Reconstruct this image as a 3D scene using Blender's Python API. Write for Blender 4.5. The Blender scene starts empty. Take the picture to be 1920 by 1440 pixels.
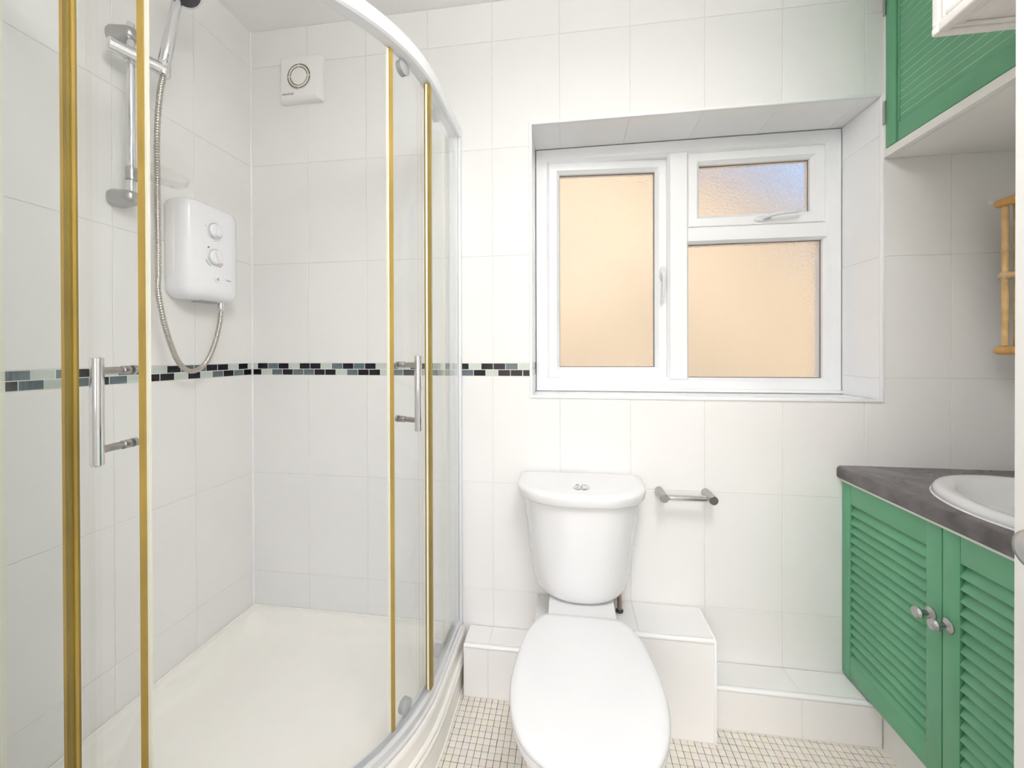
import bpy, bmesh, math, random
from mathutils import Vector, Matrix
random.seed(7)
SC = bpy.context.scene
COL = SC.collection
PI = math.pi

# ------------------------------------------------------------------ camera, sky, sun, exposure
CAM_H = 1.21
def make_camera():
    yaw, pit, rol = 0.13885, 0.00414, -0.00264
    c, s = math.cos(yaw), math.sin(yaw)
    fwd, r0, zz = Vector((-s, c, 0)), Vector((c, s, 0)), Vector((0, 0, 1))
    d = fwd * math.cos(pit) - zz * math.sin(pit)
    u0 = zz * math.cos(pit) + fwd * math.sin(pit)
    r = r0 * math.cos(rol) + u0 * math.sin(rol)
    u = u0 * math.cos(rol) - r0 * math.sin(rol)
    cd = bpy.data.cameras.new('camera'); cd.sensor_width = 36; cd.lens = 740.92 / 1920 * 36
    cd.shift_y = (664.31 - 720) / 1920; cd.clip_start = 0.02
    co = bpy.data.objects.new('camera', cd); COL.objects.link(co)
    m = Matrix((r, u, -d)).transposed().to_4x4(); m.translation = (0, 0, CAM_H)
    co.matrix_world = m
    SC.camera = co
make_camera()

world = bpy.data.worlds.new('world'); SC.world = world; world.use_nodes = True
wn = world.node_tree.nodes; wl = world.node_tree.links
bg = wn['Background']
sky = wn.new('ShaderNodeTexSky'); sky.sky_type = 'NISHITA'
sky.sun_elevation = math.radians(42); sky.sun_rotation = math.radians(200); sky.sun_disc = False
sky.air_density = 1.0; sky.dust_density = 3.0
wl.new(sky.outputs[0], bg.inputs[0]); bg.inputs[1].default_value = 0.36
sd = bpy.data.lights.new('sun', 'SUN'); sd.energy = 0.6; sd.angle = math.radians(1); sd.color = (1, .95, .88)
so = bpy.data.objects.new('sun', sd); COL.objects.link(so)
so.rotation_euler = Vector((0.25, 0.8, -0.75)).to_track_quat('-Z', 'Y').to_euler()

ROOM_LAMP_W = 11.0
ROOM_UP_FILL_W = 16.0
LAMP_COL = (1.0, .99, .99)
HALL_FILL_W = 11.0
# fill light added behind the camera, set in a made-up hallway window
hd = bpy.data.lights.new('hallway_fill', 'AREA'); hd.shape = 'RECTANGLE'; hd.size = 1.74; hd.size_y = 1.34; hd.energy = HALL_FILL_W; hd.color = (1, .985, .98)
hdo = bpy.data.objects.new('hallway_fill', hd); COL.objects.link(hdo); hdo.location = (-.1, -1.605, 1.55); hdo.rotation_euler = (math.radians(-90), 0, math.radians(180))
vs = SC.view_settings
SC.display_settings.display_device = 'sRGB'
vs.view_transform = 'Standard'; vs.look = 'None'; vs.exposure = 0.05; vs.gamma = 1.0
vs.use_curve_mapping = False
SC.cycles.use_denoising = True
SC.cycles.diffuse_bounces = 8
SC.cycles.max_bounces = 16
SC.cycles.transparent_max_bounces = 24

# ------------------------------------------------------------------ materials
MATS = {}
def mat(name, col, rough=.4, metal=0., var=.03, scale=12., bump=0., bscale=60., coat=0., spec=.5, trans=0., ior=1.45):
    m = bpy.data.materials.new(name); m.use_nodes = True
    nt = m.node_tree; p = nt.nodes['Principled BSDF']
    p.inputs['Roughness'].default_value = rough; p.inputs['Metallic'].default_value = metal
    p.inputs['Coat Weight'].default_value = coat; p.inputs['Specular IOR Level'].default_value = spec
    p.inputs['Coat Roughness'].default_value = .05
    p.inputs['Transmission Weight'].default_value = trans; p.inputs['IOR'].default_value = ior
    tc = nt.nodes.new('ShaderNodeTexCoord')
    no = nt.nodes.new('ShaderNodeTexNoise'); no.inputs['Scale'].default_value = scale; no.inputs['Detail'].default_value = 4
    nt.links.new(tc.outputs['Object'], no.inputs['Vector'])
    cr = nt.nodes.new('ShaderNodeValToRGB')
    cr.color_ramp.elements[0].position = .3; cr.color_ramp.elements[1].position = .7
    cr.color_ramp.elements[0].color = (*[max(0, c * (1 - var)) for c in col], 1)
    cr.color_ramp.elements[1].color = (*[min(1, c * (1 + var)) for c in col], 1)
    nt.links.new(no.outputs['Fac'], cr.inputs['Fac']); nt.links.new(cr.outputs[0], p.inputs['Base Color'])
    if bump:
        nb = nt.nodes.new('ShaderNodeTexNoise'); nb.inputs['Scale'].default_value = bscale
        nt.links.new(tc.outputs['Object'], nb.inputs['Vector'])
        b = nt.nodes.new('ShaderNodeBump'); b.inputs['Strength'].default_value = bump; b.inputs['Distance'].default_value = .002
        nt.links.new(nb.outputs['Fac'], b.inputs['Height']); nt.links.new(b.outputs[0], p.inputs['Normal'])
    MATS[name] = m
    return m
def srgb(r, g, b):
    f = lambda v: (v / 255 / 12.92) if v <= 10.31 else (((v / 255 + .055) / 1.055) ** 2.4)
    return (f(r), f(g), f(b))

mat('tile', (.81, .805, .80), .5, var=.012, scale=3, spec=.2)
mat('tile_warm', (.81, .802, .792), .5, var=.014, scale=4, spec=.2)
mat('grout', (.72, .70, .67), .8, var=.06, scale=30)
mat('white_paint', (.83, .83, .81), .5, var=.01)
mat('ceiling_paint', (.89, .885, .875), .7, var=.01)
mat('gloss_trim', (.87, .88, .90), .2, var=.01)
mat('upvc', (.85, .865, .88), .25, var=.01)
mat('handle_white', (.70, .71, .73), .25, var=.01)
mat('gasket', (.10, .07, .06), .7)
mat('porcelain', (.77, .775, .785), .08, var=.004, coat=.3)
mat('seat_plastic', (.75, .755, .77), .06, var=.004)
mat('acrylic', (.86, .845, .80), .22, var=.01)
mat('shower_white', (.85, .86, .89), .25, var=.005)
mat('fan_white', (.83, .83, .82), .35, var=.006)
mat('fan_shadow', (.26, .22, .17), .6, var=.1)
mat('chrome', (.75, .75, .77), .08, metal=1, var=.02)
mat('satin_metal', (.46, .45, .45), .28, metal=1, var=.04)
mat('hose_metal', (.55, .52, .48), .3, metal=1, var=.05)
mat('dark_plastic', (.05, .05, .055), .35)
mat('grey_plastic', (.42, .43, .44), .35)
mat('rail_white', (.80, .815, .84), .25, var=.01)
mat('aluminium', (.74, .75, .76), .3, metal=.45, var=.03)
mat('amber_seal', (.40, .27, .06), .35, var=.15, scale=6)
mat('amber_dark', (.24, .17, .03), .35, var=.15, scale=6)
mat('clear_seal', (.80, .79, .68), .3, var=.03)
mat('mosaic_black', (.012, .011, .018), .2, var=.3)
mat('mosaic_grey', (.125, .165, .185), .12, var=.15)
mat('mosaic_pale', (.56, .62, .575), .12, var=.05)
mat('mosaic_grout', (.78, .77, .74), .7, var=.03)
mat('floor_grout', (.055, .048, .05), .9, var=.3, scale=40)
mat('floor_a', (.76, .73, .68), .4, var=.03)
mat('floor_b', (.75, .69, .64), .4, var=.03)
mat('floor_c', (.75, .72, .63), .4, var=.03)
mat('green', srgb(100, 163, 126), .32, var=.05, scale=9, bump=.05, bscale=90)
mat('pale_wood', (.70, .78, .62), .6, var=.08)
mat('chipped_white', (.82, .80, .77), .45, var=.05, scale=25, bump=.15, bscale=40)
mat('cabinet_white', (.82, .82, .80), .4, var=.01)
mat('worktop', (.13, .115, .118), .25, var=.35, scale=14)
mat('bamboo', (.62, .34, .105), .35, var=.22, scale=30)
mat('bamboo_pale', (.68, .45, .20), .4, var=.2, scale=30)
mat('mirror', (.82, .86, .84), .03, metal=1, var=.0)
mat('wrap', (.62, .45, .27), .6, var=.2, scale=80)
mat('ink', (.10, .10, .11), .5)
mat('ink_blue', (.06, .08, .25), .5)
mat('ink_red', (.55, .05, .07), .5)
mat('house_wall', (.62, .49, .32), .85, var=.18, scale=1.1, bump=.2)
mat('house_roof', (.22, .12, .09), .85, var=.2)
mat('ground', (.30, .29, .26), .9, var=.2)
mat('hall_paint', (.85, .85, .84), .6, var=.01)
mat('hall_floor', (.52, .50, .48), .5, var=.2)
mat('copper', (.35, .25, .2), .3, metal=1)

def glass_mat(name, tint, ior=1.45):
    m = bpy.data.materials.new(name); m.use_nodes = True; nt = m.node_tree; nt.nodes.clear()
    out = nt.nodes.new('ShaderNodeOutputMaterial'); mx = nt.nodes.new('ShaderNodeMixShader')
    tr = nt.nodes.new('ShaderNodeBsdfTransparent'); gl = nt.nodes.new('ShaderNodeBsdfGlossy'); lw = nt.nodes.new('ShaderNodeLayerWeight'); lw.inputs[0].default_value = .5
    tr.inputs[0].default_value = (*tint, 1); gl.inputs['Roughness'].default_value = .01
    gl.inputs[0].default_value = (.9, .9, .9, 1)
    f0 = ((ior - 1) / (ior + 1)) ** 2      # Schlick
    pw = nt.nodes.new('ShaderNodeMath'); pw.operation = 'POWER'; pw.inputs[1].default_value = 5
    ma = nt.nodes.new('ShaderNodeMath'); ma.operation = 'MULTIPLY_ADD'; ma.inputs[1].default_value = 1 - f0; ma.inputs[2].default_value = f0
    nt.links.new(lw.outputs['Facing'], pw.inputs[0]); nt.links.new(pw.outputs[0], ma.inputs[0])
    nt.links.new(ma.outputs[0], mx.inputs[0]); nt.links.new(tr.outputs[0], mx.inputs[1]); nt.links.new(gl.outputs[0], mx.inputs[2])
    nt.links.new(mx.outputs[0], out.inputs[0]); MATS[name] = m
glass_mat('shower_glass', (.985, .992, .99))
glass_mat('clear_plastic', (.97, .97, .96), 1.4)
def frosted(name):
    m = bpy.data.materials.new(name); m.use_nodes = True; nt = m.node_tree; nt.nodes.clear()
    out = nt.nodes.new('ShaderNodeOutputMaterial')
    rf = nt.nodes.new('ShaderNodeBsdfRefraction'); rf.inputs['Roughness'].default_value = .27; rf.inputs['IOR'].default_value = 1.3
    rf.inputs[0].default_value = (1, 1, 1, 1)
    tl = nt.nodes.new('ShaderNodeBsdfTranslucent'); tl.inputs[0].default_value = (.95, .95, .95, 1)
    gl = nt.nodes.new('ShaderNodeBsdfGlossy'); gl.inputs['Roughness'].default_value = .15
    tc = nt.nodes.new('ShaderNodeTexCoord'); no = nt.nodes.new('ShaderNodeTexNoise'); no.inputs['Scale'].default_value = 160; no.inputs['Detail'].default_value = 3
    bp = nt.nodes.new('ShaderNodeBump'); bp.inputs['Strength'].default_value = .7; bp.inputs['Distance'].default_value = .004
    nt.links.new(tc.outputs['Object'], no.inputs['Vector']); nt.links.new(no.outputs['Fac'], bp.inputs['Height'])
    nt.links.new(bp.outputs[0], rf.inputs['Normal']); nt.links.new(bp.outputs[0], gl.inputs['Normal'])
    m1 = nt.nodes.new('ShaderNodeMixShader'); m1.inputs[0].default_value = .12
    m2 = nt.nodes.new('ShaderNodeMixShader'); m2.inputs[0].default_value = .05
    nt.links.new(rf.outputs[0], m1.inputs[1]); nt.links.new(tl.outputs[0], m1.inputs[2])
    nt.links.new(m1.outputs[0], m2.inputs[1]); nt.links.new(gl.outputs[0], m2.inputs[2]); nt.links.new(m2.outputs[0], out.inputs[0])
    MATS[name] = m
frosted('frosted')
def emis(name, col, st):
    m = bpy.data.materials.new(name); m.use_nodes = True; p = m.node_tree.nodes['Principled BSDF']
    p.inputs['Emission Color'].default_value = (*col, 1); p.inputs['Emission Strength'].default_value = st
    p.inputs['Base Color'].default_value = (.9, .9, .9, 1); MATS[name] = m
emis('lamp_glow', LAMP_COL, 4.0)

# ------------------------------------------------------------------ helpers
def link(name, me, m=None, parent=None):
    if m is not None and not me.materials: me.materials.append(MATS[m] if isinstance(m, str) else m)
    o = bpy.data.objects.new(name, me); COL.objects.link(o)
    if parent is not None: o.parent = parent
    return o
def finish(bm, name, m, parent=None, smooth=True, angle=35):
    bmesh.ops.recalc_face_normals(bm, faces=bm.faces)
    me = bpy.data.meshes.new(name); bm.to_mesh(me); bm.free()
    if smooth:
        me.shade_smooth(); me.set_sharp_from_angle(angle=math.radians(angle))
    return link(name, me, m, parent)
def struct(o):
    o['kind'] = 'structure'; return o
def tag(o, label, cat, group=None):
    o['label'] = label; o['category'] = cat
    if group: o['group'] = group
    return o
def thing(name, label, cat, loc=(0, 0, 0), group=None):
    o = bpy.data.objects.new(name, None); COL.objects.link(o); o.location = loc; o.empty_display_size = .05
    return tag(o, label, cat, group)
def bm_box(bm, x0, x1, y0, y1, z0, z1, bev=0, seg=2):
    r = bmesh.ops.create_cube(bm, size=1)
    vs_ = r['verts']
    for v in vs_:
        v.co = Vector(((x0 + x1) / 2 + v.co.x * (x1 - x0), (y0 + y1) / 2 + v.co.y * (y1 - y0), (z0 + z1) / 2 + v.co.z * (z1 - z0)))
    if bev:
        es = list({e for v in vs_ for e in v.link_edges})
        bmesh.ops.bevel(bm, geom=es, offset=bev, segments=seg, affect='EDGES', profile=.5)
def box(name, x0, x1, y0, y1, z0, z1, m, parent=None, bev=0, seg=2):
    bm = bmesh.new(); bm_box(bm, x0, x1, y0, y1, z0, z1, bev, seg)
    return finish(bm, name, m, parent)
def bm_loft(bm, rings, close=True, cap0=True, cap1=True):
    vr = [[bm.verts.new(p) for p in r] for r in rings]
    n = len(rings[0])
    for a, b in zip(vr[:-1], vr[1:]):
        for i in range(n if close else n - 1):
            j = (i + 1) % n
            try: bm.faces.new((a[i], a[j], b[j], b[i]))
            except ValueError: pass
    if cap0: bm.faces.new(vr[0])
    if cap1: bm.faces.new(vr[-1])
def loft(name, rings, m, parent=None, cap0=True, cap1=True, angle=35, close=True):
    bm = bmesh.new(); bm_loft(bm, rings, close, cap0, cap1)
    return finish(bm, name, m, parent, angle=angle)
def frame_of(d):
    d = Vector(d).normalized(); a = Vector((0, 0, 1)) if abs(d.z) < .9 else Vector((1, 0, 0))
    u = d.cross(a).normalized(); return u, d.cross(u).normalized(), d
def bm_lathe(bm, base, axis, prof, seg=32):
    u, v, d = frame_of(axis); b = Vector(base); rings = []
    for r, h in prof:
        r = max(r, 1e-5)
        rings.append([b + d * h + (u * math.cos(2 * PI * i / seg) + v * math.sin(2 * PI * i / seg)) * r for i in range(seg)])
    bm_loft(bm, rings)
def lathe(name, base, axis, prof, m, parent=None, seg=32, angle=35):
    bm = bmesh.new(); bm_lathe(bm, base, axis, prof, seg)
    return finish(bm, name, m, parent, angle=angle)
def rod(name, a, b, r, m, parent=None, seg=20, bev=.0015):
    a, b = Vector(a), Vector(b); L = (b - a).length; bev = min(bev, r * .5, L * .3)
    return lathe(name, a, b - a, [(r - bev, 0), (r, bev), (r, L - bev), (r - bev, L)], m, parent, seg)
def bm_tube(bm, pts, rad, seg=12, caps=True):
    pts = [Vector(p) for p in pts]; rings = []; n = len(pts)
    t0 = (pts[1] - pts[0]).normalized(); u, v, _ = frame_of(t0)
    for i, p in enumerate(pts):
        t = (pts[min(i + 1, n - 1)] - pts[max(i - 1, 0)]).normalized()
        u = (u - t * u.dot(t)).normalized(); v = t.cross(u)
        r = rad(i) if callable(rad) else rad
        rings.append([p + (u * math.cos(2 * PI * k / seg) + v * math.sin(2 * PI * k / seg)) * r for k in range(seg)])
    bm_loft(bm, rings, True, caps, caps)
def tube(name, pts, rad, m, parent=None, seg=12):
    bm = bmesh.new(); bm_tube(bm, pts, rad, seg); return finish(bm, name, m, parent, angle=50)
def spline(P, n=10, closed=False):
    P = [Vector(p) for p in P]; N = len(P); out = []
    for i in range(N if closed else N - 1):
        g = lambda k: P[k % N] if closed else P[min(max(k, 0), N - 1)]
        p0, p1, p2, p3 = g(i - 1), g(i), g(i + 1), g(i + 2)
        for k in range(n):
            t = k / n
            out.append(.5 * (2 * p1 + (p2 - p0) * t + (2 * p0 - 5 * p1 + 4 * p2 - p3) * t * t + (3 * p1 - p0 - 3 * p2 + p3) * t ** 3))
    if not closed: out.append(P[-1])
    return out
def round_poly(pts, radii, seg=6):
    out = []; n = len(pts)
    for i in range(n):
        p, a, b = Vector(pts[i]), Vector(pts[i - 1]), Vector(pts[(i + 1) % n]); r = max(radii[i], 1e-4)
        if radii[i] < .001: out.append(p); continue
        da, db = (a - p).normalized(), (b - p).normalized()
        half = math.acos(max(-1, min(1, da.dot(db)))) / 2
        t = r / math.tan(half); c = p + (da + db).normalized() * (r / math.sin(half))
        s, e = p + da * t - c, p + db * t - c
        a0 = math.atan2(s.y, s.x); a1 = math.atan2(e.y, e.x); d = (a1 - a0 + PI) % (2 * PI) - PI
        for k in range(seg + 1):
            an = a0 + d * k / seg; out.append(Vector((c.x + r * math.cos(an), c.y + r * math.sin(an))))
    return out
def lettering(name, body, size, mtx, m, parent, shear=0., ext=.0002):
    cu = bpy.data.curves.new('tmp_text', 'FONT'); cu.body = body; cu.size = size; cu.extrude = ext; cu.shear = shear
    cu.align_x = 'CENTER'; cu.align_y = 'CENTER'
    to = bpy.data.objects.new('tmp_text', cu); COL.objects.link(to)
    bpy.context.view_layer.update()
    me = bpy.data.meshes.new_from_object(to.evaluated_get(bpy.context.evaluated_depsgraph_get()))
    bpy.data.objects.remove(to); bpy.data.curves.remove(cu)
    me.name = name; me.transform(mtx)
    return link(name, me, m, parent)

# ------------------------------------------------------------------ room dimensions
D, XL, XR, ZC, YF = 1.4545, -1.2764, 1.452, 2.5185, -.12
WX0, WX1, WZ0, WZ1 = -.129, 1.021, 1.0515, 2.049
GR = .0013

# plane frames: origin, u, v, n
class Plane:
    def __init__(s, o, u, v, n): s.o, s.u, s.v, s.n = Vector(o), Vector(u), Vector(v), Vector(n)
    def mtx(s, a, b):
        m = Matrix((s.u, s.v, s.n)).transposed().to_4x4(); m.translation = s.o + s.u * a + s.v * b; return m
P_BACK = Plane((0, D + GR, 0), (1, 0, 0), (0, 0, 1), (0, -1, 0))
P_LEFT = Plane((XL - GR, 0, 0), (0, 1, 0), (0, 0, 1), (1, 0, 0))
TCACHE = {}
def inset(poly, d):
    n = len(poly); out = []
    for i in range(n):
        p, a, b = poly[i], poly[i - 1], poly[(i + 1) % n]
        e1 = (p - a).normalized(); e2 = (b - p).normalized()
        n1 = Vector((-e1.y, e1.x)); n2 = Vector((-e2.y, e2.x))
        den = 1 + n1.dot(n2)
        out.append(p + (n1 + n2) * (d / max(den, .1)))
    return out
def tile(plane, poly, parent, m, name='tile', gap=.002, h=GR, ch=.0008):
    """poly: CCW list of (u,v). A tile standing proud of the grout bed."""
    poly = [Vector(p) for p in poly]
    c = sum(poly, Vector((0, 0))) / len(poly)
    loc = [p - c for p in poly]
    key = (name, m, h, gap, ch, tuple((round(p.x, 4), round(p.y, 4)) for p in loc))
    if key not in TCACHE:
        q = inset(loc, gap / 2); t = inset(loc, gap / 2 + ch)
        bm = bmesh.new()
        z0 = 0 if h <= ch * 1.5 else h - ch
        rings = [[Vector((p.x, p.y, 0)) for p in q]]
        if z0 > 0: rings.append([Vector((p.x, p.y, z0)) for p in q])
        rings.append([Vector((p.x, p.y, h)) for p in t])
        bm_loft(bm, rings)
        bmesh.ops.recalc_face_normals(bm, faces=bm.faces)
        me = bpy.data.meshes.new(name); bm.to_mesh(me); bm.free(); me.materials.append(MATS[m]); TCACHE[key] = me
    o = bpy.data.objects.new(name, TCACHE[key]); COL.objects.link(o)
    o.parent = parent
    o.matrix_parent_inverse = parent.matrix_world.inverted() if parent.parent is None else Matrix()
    o.matrix_local = plane.mtx(c.x, c.y) if parent.parent is None and parent.type != 'EMPTY' else Matrix.Translation(-Vector(parent.location)) @ plane.mtx(c.x, c.y)
    o.matrix_parent_inverse = Matrix()
    return o
def R(a0, a1, b0, b1): return [(a0, b0), (a1, b0), (a1, b1), (a0, b1)]
def minus(a0, a1, b0, b1, X0, X1, Z0, Z1):
    """rect minus window rect -> polygon list (rects or one L)"""
    x0, x1, z0, z1 = max(a0, X0), min(a1, X1), max(b0, Z0), min(b1, Z1)
    if x0 >= x1 - 1e-6 or z0 >= z1 - 1e-6: return [R(a0, a1, b0, b1)]
    fl, fr, fb, ft = x0 > a0 + 1e-4, x1 < a1 - 1e-4, z0 > b0 + 1e-4, z1 < b1 - 1e-4
    if not (fl or fr or fb or ft): return []
    n = fl + fr + fb + ft
    if n == 1:
        if fl: return [R(a0, x0, b0, b1)]
        if fr: return [R(x1, a1, b0, b1)]
        if fb: return [R(a0, a1, b0, z0)]
        return [R(a0, a1, z1, b1)]
    if n == 2 and (fl or fr) and (fb or ft):
        if fl and ft: return [[(a0, b0), (x0, b0), (x0, z1), (a1, z1), (a1, b1), (a0, b1)]]
        if fr and ft: return [[(x1, b0), (a1, b0), (a1, b1), (a0, b1), (a0, z1), (x1, z1)]]
        if fl and fb: return [[(a0, b0), (a1, b0), (a1, z0), (x0, z0), (x0, b1), (a0, b1)]]
        if fr and fb: return [[(a0, b0), (a1, b0), (a1, b1), (x1, b1), (x1, z0), (a0, z0)]]
    out = []
    if fb: out.append(R(a0, a1, b0, z0))
    if ft: out.append(R(a0, a1, z1, b1))
    if fl: out.append(R(a0, x0, max(b0, z0), min(b1, z1)))
    if fr: out.append(R(x1, a1, max(b0, z0), min(b1, z1)))
    return out

# ------------------------------------------------------------------ shell
WT = .34       # outer wall thickness
RY = D + .185  # inner face of window frame
def shell():
    bm = bmesh.new()
    y0, y1 = D + GR, D + WT
    bm_box(bm, XL - .1, WX0 - .0015, y0, y1, 0, ZC); bm_box(bm, WX1 + .0015, XR + .1, y0, y1, 0, ZC)
    bm_box(bm, WX0 - .0015, WX1 + .0015, y0, y1, 0, WZ0 - .0015); bm_box(bm, WX0 - .0015, WX1 + .0015, y0, y1, WZ1 + .0015, ZC)
    wb = struct(finish(bm, 'wall_back', 'grout', smooth=False))
    wl_ = struct(box('wall_left', XL - .1, XL - GR, YF, D + GR, 0, ZC, 'grout'))
    wr = struct(box('wall_right', XR, XR + .1, YF - .1, D + GR, 0, ZC, 'white_paint'))
    bm = bmesh.new()   # front wall with the doorway the picture is taken from
    bm_box(bm, XL - .1, -.62, YF - .1, YF, 0, ZC); bm_box(bm, .66, XR, YF - .1, YF, 0, ZC); bm_box(bm, -.62, .66, YF - .1, YF, 2.0, ZC)
    struct(finish(bm, 'wall_front', 'white_paint', smooth=False))
    struct(box('ceiling', XL - .1, XR + .1, YF - .1, D + WT, ZC, ZC + .1, 'ceiling_paint'))
    # hallway behind the camera
    bm = bmesh.new()
    hx0, hx1, hy0, hy1 = -1.1, 1.3, -1.6, YF - .1
    bm_box(bm, hx0 - .08, hx0, hy0, hy1, 0, 2.45); bm_box(bm, hx1, hx1 + .08, hy0, hy1, 0, 2.45); bm_box(bm, hx0 - .08, -1.0, hy0 - .08, hy0, 0, 2.45); bm_box(bm, .8, hx1 + .08, hy0 - .08, hy0, 0, 2.45); bm_box(bm, -1.0, .8, hy0 - .08, hy0, 0, .85); bm_box(bm, -1.0, .8, hy0 - .08, hy0, 2.25, 2.45)  # end wall left open for the added fill window
    struct(finish(bm, 'wall_hallway', 'hall_paint', smooth=False))
    o = box('hallway_floor', hx0, hx1, hy0, hy1, -.05, 0, 'hall_floor'); struct(o)
    o = box('hallway_ceiling', hx0 - .08, hx1 + .08, hy0 - .08, hy1, 2.45, 2.53, 'ceiling_paint'); struct(o)
    return wb, wl_
wall_back, wall_left = shell()

BAND0, BAND1 = 1.1224, 1.1708
zl = [0, .3224, .7224, BAND0, None, BAND1, BAND1 + .4, BAND1 + .8, BAND1 + 1.2, ZC]
rows_left = [(0, .3224), (.3224, .7224), (.7224, BAND0), (BAND1, BAND1 + .4), (BAND1 + .4, BAND1 + .8), (BAND1 + .8, BAND1 + 1.2), (BAND1 + 1.2, ZC)]
rows_right = [(0, .3224), (.3224, .7224), (.7224, BAND0), (BAND0, 1.5224), (1.5224, 1.9224), (1.9224, 2.3224), (2.3224, ZC)]
cols = [XL + .25 * k for k in range(11)] + [XR]
for k in range(11):
    a0, a1 = cols[k], cols[k + 1]
    rows = rows_left if a0 < .9 else rows_right
    for (b0, b1) in rows:
        for poly in minus(a0, a1, b0, b1, WX0 - .008, WX1 + .008, WZ0 - .008, WZ1 + .008):
            tile(P_BACK, poly, wall_back, 'tile')
ys = [D - .25 * k for k in range(7)] + [YF]
for k in range(7):
    if ys[k] - ys[k + 1] < .01: continue
    for (b0, b1) in rows_left: tile(P_LEFT, R(ys[k + 1], ys[k], b0, b1), wall_left, 'tile_warm')

# the mosaic band: two courses of small glass pieces
MM = {'K': 'mosaic_black', 'G': 'mosaic_grey', 'P': 'mosaic_pale'}
hm = (BAND1 - BAND0) / 2
def band(plane, parent, start, end, joint, pitch, seq, lo, sign=1, seed=1):
    rnd = random.Random(seed); k = 0; pos = joint
    edges = []; a = start; i = 0
    while (end - a) * sign > .004:
        b = joint + sign * pitch * i
        if (b - a) * sign < .003: i += 1; continue
        if (b - end) * sign > 0: b = end
        edges.append((a, b)); a = b; i += 1
    for n_, (a, b) in enumerate(edges):
        s = seq[n_] if n_ < len(seq) else rnd.choice('KKGGPP')
        tile(plane, R(min(a, b), max(a, b), lo, lo + hm), parent, MM[s], 'mosaic_tile', gap=.0022, h=GR * .9, ch=.0004)
box('mosaic_bed', XL, WX0 - .008, D + GR * .55, D + GR, BAND0, BAND1, 'mosaic_grout', wall_back)
box('mosaic_bed', XL - GR, XL - GR * .55, YF, D, BAND0, BAND1, 'mosaic_grout', wall_left)
band(P_BACK, wall_back, XL, WX0 - .008, -1.253, .0466, 'PKGKPKKPGKGKPGPKGPGKPKKGP', BAND0 + hm)
band(P_BACK, wall_back, XL, WX0 - .008, -1.235, .0466, 'KPGKGGKKPGKKPGPGPGGKPKKK'.replace('PGPGPGG', 'PGKPGPGG'), BAND0)
band(P_LEFT, wall_left, D, YF, D - .022, .0466, 'PKPKKGGKPKGPKGPGPKG', BAND0 + hm, -1, 3)
band(P_LEFT, wall_left, D, YF, D - .044, .0466, 'KGKGPKPKKPGKGPGKGGP', BAND0, -1, 4)

# tiled window reveal
rev = RY
P_RR = Plane((WX1 + .0015, 0, 0), (0, -1, 0), (0, 0, 1), (-1, 0, 0))
for (b0, b1) in [(WZ0, BAND0), (BAND0, 1.5224), (1.5224, 1.9224), (1.9224, WZ1)]:
    tile(P_RR, R(-rev, -D - .004, b0, b1), wall_back, 'gloss_trim', 'reveal_tile', gap=.001, h=.0015, ch=.0004)
P_RL = Plane((WX0 - .0015, 0, 0), (0, 1, 0), (0, 0, 1), (1, 0, 0))
for (b0, b1) in [(WZ0, BAND0), (BAND1, 1.5708), (1.5708, 1.9708), (1.9708, WZ1)]:
    tile(P_RL, R(D + .004, rev, b0, b1), wall_back, 'gloss_trim', 'reveal_tile', gap=.001, h=.0015, ch=.0004)
band(P_RL, wall_back, D + .004, rev, D + .03, .0466, 'PGPKPG', BAND0 + hm, 1, 6)
band(P_RL, wall_back, D + .004, rev, D + .05, .0466, 'GPGPKP', BAND0, 1, 7)
P_RT = Plane((0, 0, WZ1 + .0015), (1, 0, 0), (0, -1, 0), (0, 0, -1))
P_RS = Plane((0, 0, WZ0 - .0015), (1, 0, 0), (0, 1, 0), (0, 0, 1))
rc = [WX0] + [c for c in cols if WX0 < c < WX1] + [WX1]
for a0, a1 in zip(rc[:-1], rc[1:]):
    tile(P_RT, R(a0, a1, -rev, -D - .004), wall_back, 'gloss_trim', 'reveal_tile', gap=.001, h=.0015, ch=.0004)
    tile(P_RS, R(a0, a1, D + .004, rev), wall_back, 'gloss_trim', 'reveal_tile', gap=.001, h=.0015, ch=.0004)
# white bead round the opening
bm = bmesh.new()
for (x0, x1, z0, z1) in [(WX0 - .009, WX0 + .002, WZ0 - .009, WZ1 + .009), (WX1 - .002, WX1 + .009, WZ0 - .009, WZ1 + .009)]:
    bm_box(bm, x0, x1, D - .005, D + .006, z0, z1, .003)
for (z0, z1) in [(WZ0 - .009, WZ0 + .002), (WZ1 - .002, WZ1 + .009)]:
    bm_box(bm, WX0 - .007, WX1 + .007, D - .0048, D + .0058, z0, z1, .003)
struct(finish(bm, 'trim_1', 'gloss_trim'))
# silicone / grout bead in the shower corner
tube('sealant_bead', [(XL + .0015, D - .0015, .16), (XL + .0015, D - .0015, ZC)], .004, 'gloss_trim', wall_left, 8)

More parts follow.
